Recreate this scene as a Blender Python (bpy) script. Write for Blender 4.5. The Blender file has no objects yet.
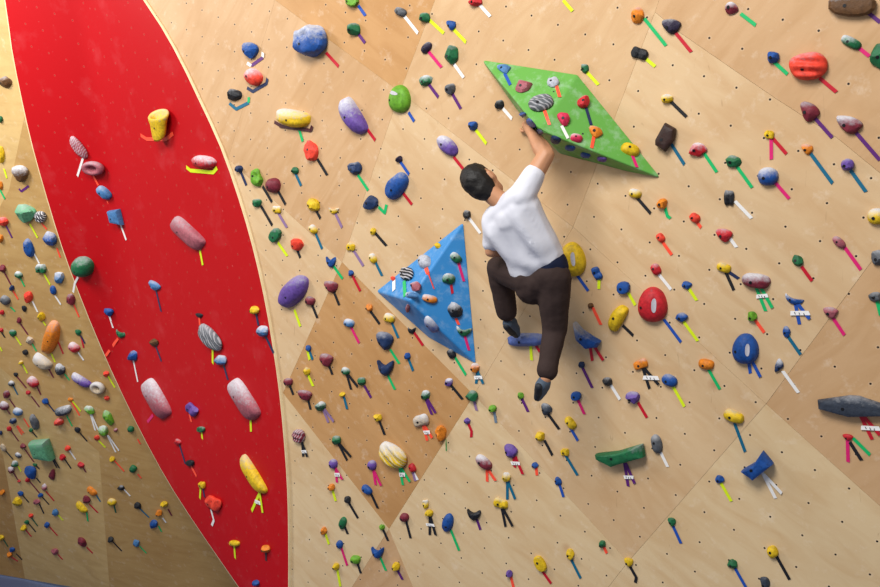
import bpy, bmesh, math, random
from mathutils import Vector, Matrix, noise
from mathutils.bvhtree import BVHTree
SC = bpy.context.scene
COL = SC.collection
F = 855.0            # focal length in photo pixels
KA, KB, D0 = .0008, .00025, 6.0      # climbing wall plane: 1/depth is linear in the picture
FLOOR = -4.30

def link(o, parent=None):
    COL.objects.link(o)
    if parent: o.parent = parent
    return o
def mesh_obj(name, bm, mats, parent=None, smooth=True):
    me = bpy.data.meshes.new(name)
    bm.to_mesh(me); bm.free()
    for m in (mats if isinstance(mats, list) else [mats]): me.materials.append(m)
    if smooth: me.polygons.foreach_set('use_smooth', [True]*len(me.polygons))
    return link(bpy.data.objects.new(name, me), parent)
def empty(name, M):
    o = bpy.data.objects.new(name, None); o.empty_display_size = .05
    link(o); o.matrix_world = M
    return o
def tag(o, label, cat, group=None):
    o['label'] = label; o['category'] = cat
    if group: o['group'] = group

# ---------------------------------------------------------------- materials
def lin(h):
    c = [int(h[i:i+2], 16)/255 for i in (0, 2, 4)]
    return tuple((x/12.92 if x < .04045 else ((x+.055)/1.055)**2.4) for x in c) + (1,)
class NT:
    def __init__(s, name):
        s.m = bpy.data.materials.new(name); s.m.use_nodes = True
        s.t = s.m.node_tree; s.b = s.t.nodes['Principled BSDF']
    def n(s, t, **k):
        x = s.t.nodes.new(t)
        for a, v in k.items():
            if a.startswith('i_'): x.inputs[a[2:].replace('_', ' ')].default_value = v
            else: setattr(x, a, v)
        return x
    def l(s, a, b): s.t.links.new(a, b)
    def math(s, op, a, b=None, c=None):
        x = s.n('ShaderNodeMath', operation=op)
        for i, v in enumerate((a, b, c)):
            if v is None: continue
            if isinstance(v, (int, float)): x.inputs[i].default_value = v
            else: s.l(v, x.inputs[i])
        return x.outputs[0]
    def mix(s, f, a, b, mode='MIX'):
        x = s.n('ShaderNodeMix', data_type='RGBA', blend_type=mode)
        for k, v in ((0, f), (6, a), (7, b)):
            if isinstance(v, (int, float, tuple)): x.inputs[k].default_value = v
            else: s.l(v, x.inputs[k])
        return x.outputs[2]
    def ramp(s, f, a, b):
        x = s.n('ShaderNodeMapRange'); x.inputs['From Min'].default_value = a; x.inputs['From Max'].default_value = b
        s.l(f, x.inputs['Value']); return x.outputs[0]

LU = (.172, -.085); LV = (-.040, -.200)      # T-nut lattice on the plywood, metres
def tnuts(N, uv, r=.0062, jitter=None):
    det = LU[0]*LV[1]-LU[1]*LV[0]
    A = (LV[1]/det, -LV[0]/det, 0); B = (-LU[1]/det, LU[0]/det, 0)
    def dot(v, k):
        x = N.n('ShaderNodeVectorMath', operation='DOT_PRODUCT'); N.l(v, x.inputs[0]); x.inputs[1].default_value = k
        return x.outputs['Value']
    a = N.math('SUBTRACT', N.math('FRACT', dot(uv, A)), .5)
    b = N.math('SUBTRACT', N.math('FRACT', dot(uv, B)), .5)
    x = N.math('ADD', N.math('MULTIPLY', a, LU[0]), N.math('MULTIPLY', b, LV[0]))
    y = N.math('ADD', N.math('MULTIPLY', a, LU[1]), N.math('MULTIPLY', b, LV[1]))
    d = N.math('SQRT', N.math('ADD', N.math('MULTIPLY', x, x), N.math('MULTIPLY', y, y)))
    hole = N.math('LESS_THAN', d, r)
    ring = N.math('MULTIPLY', N.math('LESS_THAN', d, r*2.1), N.math('GREATER_THAN', d, r))
    return hole, ring

def wood(name, base, dark, rot, rough=.55, holes=True, seed=0):
    N = NT(name)
    tc = N.n('ShaderNodeTexCoord')
    mp = N.n('ShaderNodeMapping'); mp.inputs['Rotation'].default_value = (0, 0, rot); mp.inputs['Location'].default_value = (seed*3.1, seed*1.7, seed)
    N.l(tc.outputs['UV'], mp.inputs['Vector'])
    st = N.n('ShaderNodeMapping'); st.inputs['Scale'].default_value = (.9, 3.6, 1); N.l(mp.outputs[0], st.inputs['Vector'])
    g = N.n('ShaderNodeTexNoise'); g.inputs['Scale'].default_value = 2.2; g.inputs['Detail'].default_value = 6; g.inputs['Distortion'].default_value = 1.2
    N.l(st.outputs[0], g.inputs['Vector'])
    big = N.n('ShaderNodeTexNoise'); big.inputs['Scale'].default_value = 1.6; big.inputs['Detail'].default_value = 4
    N.l(mp.outputs[0], big.inputs['Vector'])
    fine = N.n('ShaderNodeTexNoise'); fine.inputs['Scale'].default_value = 9; fine.inputs['Detail'].default_value = 8; fine.inputs['Roughness'].default_value = .7
    N.l(mp.outputs[0], fine.inputs['Vector'])
    c = N.mix(N.math('MULTIPLY', N.ramp(g.outputs['Fac'], .42, .75), .55), lin(base), lin(dark))
    c = N.mix(N.math('MULTIPLY', N.ramp(big.outputs['Fac'], .50, .72), .45), c, lin(dark))
    c = N.mix(N.math('MULTIPLY', N.ramp(fine.outputs['Fac'], .56, .78), .35), c, lin('F3E6D2'))     # chalk dust
    # shoe scuffs and knots
    sc = N.n('ShaderNodeTexNoise'); sc.inputs['Scale'].default_value = 5; sc.inputs['Detail'].default_value = 3; sc.inputs['Distortion'].default_value = 2.5
    s2 = N.n('ShaderNodeMapping'); s2.inputs['Scale'].default_value = (3.2, .8, 1); s2.inputs['Rotation'].default_value = (0, 0, .9); N.l(tc.outputs['UV'], s2.inputs['Vector']); N.l(s2.outputs[0], sc.inputs['Vector'])
    c = N.mix(N.math('MULTIPLY', N.ramp(sc.outputs['Fac'], .70, .78), .35), c, lin('8A6442'))
    vo = N.n('ShaderNodeTexVoronoi'); vo.inputs['Scale'].default_value = 1.3; N.l(mp.outputs[0], vo.inputs['Vector'])
    c = N.mix(N.math('MULTIPLY', N.math('SUBTRACT', 1.0, N.ramp(vo.outputs['Distance'], .015, .06)), .45), c, lin('A06A38'))
    if holes:
        h, r = tnuts(N, tc.outputs['UV'])
        c = N.mix(N.math('MULTIPLY', r, .12), c, lin('E9D9BE'))
        c = N.mix(h, c, lin('2A211A'))
    N.l(c, N.b.inputs['Base Color'])
    N.b.inputs['Roughness'].default_value = rough
    N.b.inputs['Specular IOR Level'].default_value = .3
    bp = N.n('ShaderNodeBump'); bp.inputs['Strength'].default_value = .12; bp.inputs['Distance'].default_value = .01
    N.l(fine.outputs['Fac'], bp.inputs['Height']); N.l(bp.outputs[0], N.b.inputs['Normal'])
    return N.m

def paint_red():
    N = NT('red_paint'); tc = N.n('ShaderNodeTexCoord')
    f = N.n('ShaderNodeTexNoise'); f.inputs['Scale'].default_value = 3; f.inputs['Detail'].default_value = 8; f.inputs['Roughness'].default_value = .65
    N.l(tc.outputs['UV'], f.inputs['Vector'])
    f2 = N.n('ShaderNodeTexNoise'); f2.inputs['Scale'].default_value = 22; f2.inputs['Detail'].default_value = 4; N.l(tc.outputs['UV'], f2.inputs['Vector'])
    c = N.mix(N.math('MULTIPLY', N.ramp(f.outputs['Fac'], .55, .85), .09), lin('B40711'), lin('F0A0A4'))
    c = N.mix(N.math('MULTIPLY', N.ramp(f2.outputs['Fac'], .70, .78), .18), c, lin('F2B4B0'))
    h, r = tnuts(N, tc.outputs['UV'], .005)
    c = N.mix(N.math('MULTIPLY', r, .15), c, lin('E88C78')); c = N.mix(N.math('MULTIPLY', h, .75), c, lin('4A2A1C'))
    N.l(c, N.b.inputs['Base Color']); N.b.inputs['Roughness'].default_value = .55; N.b.inputs['Specular IOR Level'].default_value = .15
    return N.m

def plain(name, h, rough=.6, bump=0, scale=40, spec=.3, mottle=.12):
    N = NT(name); tc = N.n('ShaderNodeTexCoord')
    f = N.n('ShaderNodeTexNoise'); f.inputs['Scale'].default_value = scale; f.inputs['Detail'].default_value = 4
    N.l(tc.outputs['Object'], f.inputs['Vector'])
    c0 = lin(h)
    c = N.mix(N.math('MULTIPLY', f.outputs['Fac'], mottle*2), c0, tuple(x*.55 for x in c0[:3])+(1,))
    N.l(c, N.b.inputs['Base Color']); N.b.inputs['Roughness'].default_value = rough; N.b.inputs['Specular IOR Level'].default_value = spec
    if bump:
        bp = N.n('ShaderNodeBump'); bp.inputs['Strength'].default_value = bump; bp.inputs['Distance'].default_value = .004
        N.l(f.outputs['Fac'], bp.inputs['Height']); N.l(bp.outputs[0], N.b.inputs['Normal'])
    return N.m

HOLD = dict(r='C8202A', c='F2452F', m='8A2C3C', p='E8305C', q='B4606C', u='7454AC', v='6A1E6A', j='2E2440', b='1B56A8', l='4F87C0', n='223A66',
            t='1A6468', g='1E7446', i='74B62C', h='6EB88A', y='E8C018', o='E8861E', k='22242A', e='62666C', s='3E4654', w='C8CCD8', a='D8C4A8', d='6E4A28', x='3E2620', z='5F74B8')
HN = dict(r='red', c='coral red', m='maroon', p='pink', q='dusty pink', u='purple', v='violet', j='dark purple', b='blue', l='light blue', n='navy',
          t='teal', g='green', i='lime green', h='mint green', y='yellow', o='orange', k='black', e='grey', s='slate grey', w='whitish', a='cream', d='brown', x='dark brown', z='periwinkle blue')
TAPE = dict(r='C01028', c='F05030', m='6E1C34', p='D81C6E', q='8E7096', u='5E3F98', v='5A1E6E', b='1E4EA8', n='1E2A50', t='0E6482', g='1E5A3C', k='1A1A1E', w='EDEAE6',
            x='4E2428', Y='D6EA18', C='FF5236', G='12B464', s='6C7C8C')
TN = dict(r='red', c='coral', m='maroon', p='magenta', q='mauve', u='purple', v='violet', b='blue', n='navy', t='teal', g='dark green', k='black', w='white', x='dark brown', Y='neon yellow', C='neon orange', G='bright green', s='grey')
_m = {}
def hold_mat(c, chalk, stripes=False):
    k = (c, chalk, stripes)
    if k in _m: return _m[k]
    N = NT('hold_%s_%d' % (HN[c].replace(' ', '_'), chalk)); tc = N.n('ShaderNodeTexCoord')
    f = N.n('ShaderNodeTexNoise'); f.inputs['Scale'].default_value = 34; f.inputs['Detail'].default_value = 8; f.inputs['Roughness'].default_value = .7
    N.l(tc.outputs['Object'], f.inputs['Vector'])
    sep = N.n('ShaderNodeSeparateXYZ'); N.l(tc.outputs['Generated'], sep.inputs[0])
    up = N.math('ADD', sep.outputs['Y'], N.math('MULTIPLY', N.math('SUBTRACT', f.outputs['Fac'], .5), 1.0))
    up = N.math('SUBTRACT', up, N.math('MULTIPLY', sep.outputs['X'], .18))
    lo, amt = {0: (.85, .25), 1: (.58, .55), 2: (.34, .85)}[chalk]
    fac = N.math('MULTIPLY', N.ramp(up, lo, lo+.55), amt)
    c0 = tuple(x*(.95 if c in 'yrco' else .8) for x in lin(HOLD[c])[:3])+(1,)
    base = N.mix(N.ramp(f.outputs['Fac'], .40, .75), c0, tuple(x*.42 for x in c0[:3])+(1,))
    if stripes:
        w = N.n('ShaderNodeTexWave'); w.inputs['Scale'].default_value = 14; w.inputs['Distortion'].default_value = 3
        mp = N.n('ShaderNodeMapping'); mp.inputs['Rotation'].default_value = (0, 0, 2.3 if c in 'eky' else .5); N.l(tc.outputs['Object'], mp.inputs['Vector']); N.l(mp.outputs[0], w.inputs['Vector'])
        base = N.mix(N.math('MULTIPLY', N.ramp(w.outputs['Fac'], .62, .85), .75 if c == 'k' else .38), base, lin('D9D6DA'))
    col = N.mix(fac, base, lin('CFD0D6'))
    N.l(col, N.b.inputs['Base Color']); N.b.inputs['Roughness'].default_value = .55; N.b.inputs['Specular IOR Level'].default_value = .35
    bp = N.n('ShaderNodeBump'); bp.inputs['Strength'].default_value = .7; bp.inputs['Distance'].default_value = .006
    N.l(f.outputs['Fac'], bp.inputs['Height']); N.l(bp.outputs[0], N.b.inputs['Normal'])
    _m[k] = N.m
    return N.m
def tape_mat(c):
    if ('t', c) not in _m: _m['t', c] = plain('tape_'+TN[c].replace(' ', '_'), TAPE[c], .45, .15, 60, .4, .08)
    return _m['t', c]

# ---------------------------------------------------------------- the wall planes
def ray(px, py): return Vector(((px-440)/F, 1, -(py-293.5)/F))
def main_inv(px, py): return (1+KA*(px-440)+KB*(293.5-py))/D0
def left_inv(px, py): return .1195+.00006*px-.000075*py
NRM = -Vector((KA*F, 1, KB*F)).normalized()            # out of the climbing wall, towards the room
E1 = Vector((0, 0, 1)).cross(-NRM).normalized()*-1
if E1.x < 0: E1 = -E1
E2 = E1.cross(NRM); E2 = E2 if E2.z > 0 else -E2
ORG = ray(440, 293.5)*D0
def mainpt(px, py, off=0): return ray(px, py)/main_inv(px, py)*1.0 + NRM*off
def main_at(px, py, off):                               # point on the plane lifted by off that sits on this line of sight
    d = ray(px, py); return d*(((ORG+NRM*off).dot(NRM))/d.dot(NRM))
def leftpt(px, py, off=0): return ray(px, py)*(1/left_inv(px, py)-off)
def floor_y(px, inv):                                    # picture row where a wall meets the floor
    y = 600.
    for _ in range(60): y = 293.5 - FLOOR*F*inv(px, y)
    return y
def uvof(p):
    q = p-ORG; return (q.dot(E1), q.dot(E2))
# lattice phase: a T-nut at photo pixel (528.5, 50)
_p = uvof(mainpt(528.5, 50)); PH = (_p[0]+.5*(LU[0]+LV[0]), _p[1]+.5*(LU[1]+LV[1]))
def setuv(bm):
    uv = bm.loops.layers.uv.verify()
    for f in bm.faces:
        for l in f.loops:
            a = uvof(l.vert.co); l[uv].uv = (a[0]-PH[0], a[1]-PH[1])
SURF = []        # every wall surface, for setting the holds on
def remember(bm, M=None):
    off = sum(len(s[0]) for s in SURF)
    bm.verts.index_update()
    SURF.append(([v.co.copy() if M is None else M @ v.co for v in bm.verts], [[v.index+off for v in f.verts] for f in bm.faces]))

W1 = wood('plywood_light', 'D2B38A', 'BF9668', .75, seed=1)
W2 = wood('plywood_mid', 'C7A177', 'B28758', -.75, seed=2)
W3 = wood('plywood_dark', 'BF915E', 'AA7A46', .75, seed=3)
W4 = wood('plywood_pale', 'D9BE94', 'C6A070', .6, seed=4)
WL = wood('plywood_left', 'BA965E', 'A27A44', .2, holes=False, seed=5)
W5 = wood('plywood_warm', 'CDAA80', 'B98F62', -.7, seed=8)
WD = wood('plywood_left_shaded', 'AC8650', '986F3E', .2, holes=False, seed=9)  # facet turned from the light, its shade put into the colour
WP = wood('plywood_left_lit', 'C8A870', 'AE8A54', .2, holes=False, seed=10)  # brighter-lit facets and top strip, the light put into the colour
WE = wood('plywood_edge', 'EBD3A4', 'D8B780', .2, holes=False, seed=6)
RED = paint_red()
RL = [(-14,-90),(4.3,0),(11,48),(21,99),(32,147),(46,197),(61,246),(79,295),(99,344),(121,393),(147,445),(173,491),(204,538),(238,587),(262,622),(284,660)]
RR = [(78,-90),(144,0),(174,48),(199,99),(221,147),(239,198),(253,246),(264.3,295),(273,344),(280,393),(285,445),(288,491),(289,538),(289,587),(288,622),(286,660)]

def wall_front():
    fy = lambda x: floor_y(x, main_inv)
    redin = [(x-2.5, y) for x, y in RR[:14]]             # border tucked under the red panel
    def between(y0, y1): return [p for p in redin if y0 < p[1] < y1]
    panels = [
        (W3, [(275,0),(400,92),(435,0),(470,-90),(152,-90)]),
        (W2, [(275,0),(400,92),(342,262),(228,159)]),
        (W2, [(152,-90),(275,0),(228,159),(218.5,147),(196.5,99),(171.5,48),(141.5,0),(75.5,-90)]),
        (W1, [(228,159),(342,262),(283,393),(277.5,393),(270.5,344),(261.8,295),(250.5,246),(236.5,198),(218.5,147)]),
        (W4, [(283,393),(389,529),(352,587),(310,660),(283,fy(283)),(284,fy(284)),(286.5,587),(286.5,538),(285.5,491),(282.5,445),(277.5,393)]),
        (W5, [(400,92),(573,227),(655,12),(690,-90),(470,-90),(435,0)]),
        (W1, [(400,92),(573,227),(474,395),(342,262)]),
        (W3, [(342,262),(474,395),(389,529),(283,393)]),
        (W2, [(655,12),(679,32),(734,70),(778,100),(836,137),(880,173),(912,196),(1010,262),(1100,-90),(690,-90)]),
        (W1, [(655,12),(573,227),(766,404),(880,250),(912,196),(880,173),(836,137),(778,100),(734,70),(679,32)]),
        (W1, [(573,227),(766,404),(628,562),(474,395)]),
        (W4, [(474,395),(628,562),(606,590),(540,fy(540)),(460,fy(460)),(413,587),(389,529)]),
        (W2, [(389,529),(413,587),(460,fy(460)),(283,fy(283)),(310,660),(352,587)]),
        (W2, [(766,404),(880,250),(912,196),(1010,262),(1010,615),(880,506),(815,448)]),
        (W4, [(766,404),(815,448),(880,506),(1010,615),(1010,fy(1010)),(540,fy(540)),(606,590),(628,562)]),
    ]
    bm = bmesh.new(); mats = [W1, W2, W3, W4, WE, W5]
    gap = .0007
    for m, poly in panels:
        P = [mainpt(x, y) for x, y in poly]
        n = len(P); ctr = sum(P, Vector())/n
        area = Vector()
        for i in range(n): area += (P[i]-ctr).cross(P[(i+1) % n]-ctr)
        s = 1 if area.dot(NRM) > 0 else -1
        if s < 0: P.reverse()
        Q = []
        for i in range(n):                               # inset a hair so that the sheets leave a seam
            a = (P[i]-P[i-1]).normalized(); b = (P[(i+1) % n]-P[i]).normalized()
            na = NRM.cross(a); nb = NRM.cross(b); v = (na+nb); v = v.normalized()/max(.5, v.normalized().dot(na))
            Q.append(P[i]+v*gap)
        top = [bm.verts.new(q) for q in Q]; bot = [bm.verts.new(q-NRM*.018) for q in Q]
        f = bm.faces.new(top); f.material_index = mats.index(m)
        for i in range(n):
            g = bm.faces.new([top[i], bot[i], bot[(i+1) % n], top[(i+1) % n]]); g.material_index = 4
    bmesh.ops.triangulate(bm, faces=[f for f in bm.faces if len(f.verts) > 4])
    bmesh.ops.recalc_face_normals(bm, faces=bm.faces)
    # backing board behind the seams
    c = [(76,-90),(1100,-90),(1010,fy(1010)),(284,fy(284)),(287,587),(283,445),(262,295),(237,198),(172,48)]
    f = bm.faces.new([bm.verts.new(mainpt(x, y)-NRM*.019) for x, y in c]); f.material_index = 4
    remember(bm); setuv(bm)
    o = mesh_obj('wall_front', bm, mats, smooth=False); o['kind'] = 'structure'

def red_off(l, r, t):
    # flush with the plywood at its right edge, swung back into the corner towards its left edge, more so lower down
    wm = (r[0]-l[0])*8.3/F; y = max(0, min(1, (l[1]+120)/520))
    return .022-(1-t)*.58*wm*(.35+.65*y*y*(3-2*y))+.05*4*t*(1-t)*min(1, wm)
def red_panel():
    bm = bmesh.new(); nx = 26; rows = []
    for k in range(len(RL)-1):
        for s in (0, .5):
            a, b = RL[k], RL[k+1]; c, d = RR[k], RR[k+1]
            # soften the outline
            def cr(L, i, t):
                p = [L[max(0, min(len(L)-1, j))] for j in (i-1, i, i+1, i+2)]
                return tuple(.5*((2*p[1][q])+(-p[0][q]+p[2][q])*t+(2*p[0][q]-5*p[1][q]+4*p[2][q]-p[3][q])*t*t+(-p[0][q]+3*p[1][q]-3*p[2][q]+p[3][q])*t**3) for q in (0, 1))
            rows.append((cr(RL, k, s), cr(RR, k, s)))
    rows.append((RL[-1], RR[-1]))
    us = [-.002, .0]; ts = [0, .012]+[.012+.976*i/nx for i in range(1, nx)]+[.988, 1]
    grid = []
    for l, r in rows:
        row = []
        w = max(r[0]-l[0], 1)
        e = min(.49, .85/w)
        tt = [0, e]+[e+(1-2*e)*i/nx for i in range(1, nx)]+[1-e, 1]
        for t in tt:
            px = l[0]+(r[0]-l[0])*t; py = l[1]+(r[1]-l[1])*t
            p = main_at(px, py, red_off(l, r, t)); lim = .965/left_inv(px, py)
            if p.y > lim: p = p*(lim/p.y)
            row.append(bm.verts.new(p))
        grid.append(row)
    for a, b in zip(grid, grid[1:]):
        for i in range(len(a)-1):
            f = bm.faces.new([a[i], b[i], b[i+1], a[i+1]])
            f.material_index = 1 if i in (0, len(a)-2) else 0
    remember(bm)
    for side in (0, -1):                                  # plywood rim down to the wall
        low = [bm.verts.new(r[side].co-NRM*.05) for r in grid]
        for (a, la), (b, lb) in zip(zip([r[side] for r in grid], low), zip([r[side] for r in grid][1:], low[1:])):
            f = bm.faces.new([a, b, lb, la]); f.material_index = 1
    bmesh.ops.recalc_face_normals(bm, faces=bm.faces)
    setuv(bm)
    o = mesh_obj('wall_center', bm, [RED, WE]); o['kind'] = 'structure'
    # return board that closes the step between the red panel and the left wall behind it
    bm = bmesh.new(); prev = None
    pts = [(x+1.5, y) for x, y in RL]+[(287, 700), (287, floor_y(287, main_inv))]
    for i, (x, y) in enumerate(pts):
        off = red_off(RL[i], RR[i], 0)-.03 if i < len(RL) else -.02
        a = main_at(x, y, off); a = a*min(1, .972/left_inv(x, y)/a.y); b = leftpt(x+16, min(y, 700), 0)
        if (x, y) == pts[-1]: b = leftpt(x+16, floor_y(x+16, left_inv))
        cur = (bm.verts.new(a), bm.verts.new(b))
        if prev: bm.faces.new([prev[0], cur[0], cur[1], prev[1]])
        prev = cur
    setuv(bm)
    o = mesh_obj('wall_back', bm, WE, smooth=False); o['kind'] = 'structure'

def wall_left():
    fy = lambda x: floor_y(x, left_inv)
    V = dict(A0=(-240,-90,-.5), A1=(30,-90,0), A2=(34,70,0), A3=(9,190,.0), A4=(-60,316,.12), B=(99,452,.18), C=(110,fy(110),.30), Rb=(330,fy(330),0), R1=(320,660,0), R2=(262,560,0), R3=(190,445,0), R4=(140,345,0), R5=(98,245,0), R6=(62,150,0),
             D=(3,455,.08), E=(25,fy(25),.06), G0=(-240,200,-.6), G1=(-240,fy(-240),.35), S0=(-240,316,-.2))
    faces = [('A0','A1','A2','A3','G0'),('G0','A3','A4','S0'),('A2','R6','R5','A3'),('A3','R5','R4','A4'),('A4','R4','B'),('R4','R3','B'),('B','R3','R2','C'),('C','R2','R1','Rb'),('A4','B','D'),('B','C','E','D'),('S0','A4','D'),('S0','D','E','G1')]
    bm = bmesh.new(); vs = {k: bm.verts.new(leftpt(*v)) for k, v in V.items()}
    for f in faces:
        g = bm.faces.new([vs[k] for k in f])
        g.material_index = 1 if f[:2] == ('S0','D') else 2 if f[:3] in (('A4','B','D'), ('B','C','E'), ('A0','A1','A2'), ('G0','A3','A4')) else 0
    bmesh.ops.triangulate(bm, faces=bm.faces[:])
    bmesh.ops.recalc_face_normals(bm, faces=bm.faces)
    remember(bm); setuv(bm)
    o = mesh_obj('wall_left', bm, [WL, WD, WP], smooth=False); o['kind'] = 'structure'

def floor():
    bm = bmesh.new()
    vs = [bm.verts.new(Vector(p)) for p in ((-9, -1.5, FLOOR), (7, -1.5, FLOOR), (7, 15, FLOOR), (-9, 15, FLOOR))]
    bm.faces.new(vs)
    o = mesh_obj('floor', bm, plain('mat_vinyl', '56648A', .5, .1, 3, .3), smooth=False); o['kind'] = 'structure'

wall_front(); red_panel(); wall_left(); floor()

# ---------------------------------------------------------------- bolted-on volumes
def volume(name, base, apex, off, mat, label, extra_mats=()):
    """a hollow plywood pyramid: base corners on the wall, apex lifted by off"""
    P = [mainpt(x, y, .001) for x, y in base]; A = main_at(apex[0], apex[1], off)
    c = sum(P, Vector())/len(P)
    M = Matrix.Translation(c)
    bm = bmesh.new(); vs = [bm.verts.new(p-c) for p in P]; a = bm.verts.new(A-c)
    for i in range(len(P)): bm.faces.new([vs[i], vs[(i+1) % len(P)], a])
    bm.faces.new(vs)
    bmesh.ops.recalc_face_normals(bm, faces=bm.faces)
    remember(bm, M)
    bmesh.ops.bevel(bm, geom=bm.edges[:]+bm.verts[:], offset=.012, segments=3, affect='EDGES', profile=.5)
    o = mesh_obj(name, bm, mat, smooth=False); o.matrix_world = M
    tag(o, label, 'climbing volume')
    return o, A
def vol_mat(name, h):
    N = NT(name); tc = N.n('ShaderNodeTexCoord')
    f = N.n('ShaderNodeTexNoise'); f.inputs['Scale'].default_value = 9; f.inputs['Detail'].default_value = 8; f.inputs['Roughness'].default_value = .7; N.l(tc.outputs['Object'], f.inputs['Vector'])
    c = N.mix(N.math('MULTIPLY', N.ramp(f.outputs['Fac'], .5, .75), .3), lin(h), lin('DDE8E8'))
    v = N.n('ShaderNodeTexVoronoi'); v.inputs['Scale'].default_value = 7; v.inputs['Randomness'].default_value = .35; N.l(tc.outputs['Object'], v.inputs['Vector'])
    c = N.mix(N.math('LESS_THAN', v.outputs['Distance'], .045), c, lin('1C2420'))
    N.l(c, N.b.inputs['Base Color']); N.b.inputs['Roughness'].default_value = .5
    return N.m
vg, VGA = volume('green_volume', [(481,59),(578,74),(663,179),(628,172),(560,154),(517,110)], (539,130), .36, vol_mat('green_volume_paint', '5C9E40'), 'large lime green pyramid volume bolted to plywood above the climber')
vb, VBA = volume('blue_volume', [(464,221),(477,365),(429,338),(376,291)], (409,301), .24, vol_mat('blue_volume_paint', '2C80C0'), 'large blue pyramid volume bolted to plywood beside the climber, covered in small holds')
verts = []; polys = []
for a, b in SURF: verts += a; polys += b
BVH = BVHTree.FromPolygons(verts, polys)
def hit(px, py):
    r = ray(px, py); loc, nor, idx, d = BVH.ray_cast(Vector((0, 0, 0)), r.normalized())
    if loc is None: return mainpt(px, py), NRM.copy()
    if nor.dot(r) > 0: nor = -nor
    return loc, nor
def frame(nor):
    ex = Vector((1, 0, 0)); ex = (ex-nor*ex.dot(nor)).normalized(); ey = nor.cross(ex)
    return ex, ey
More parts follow.
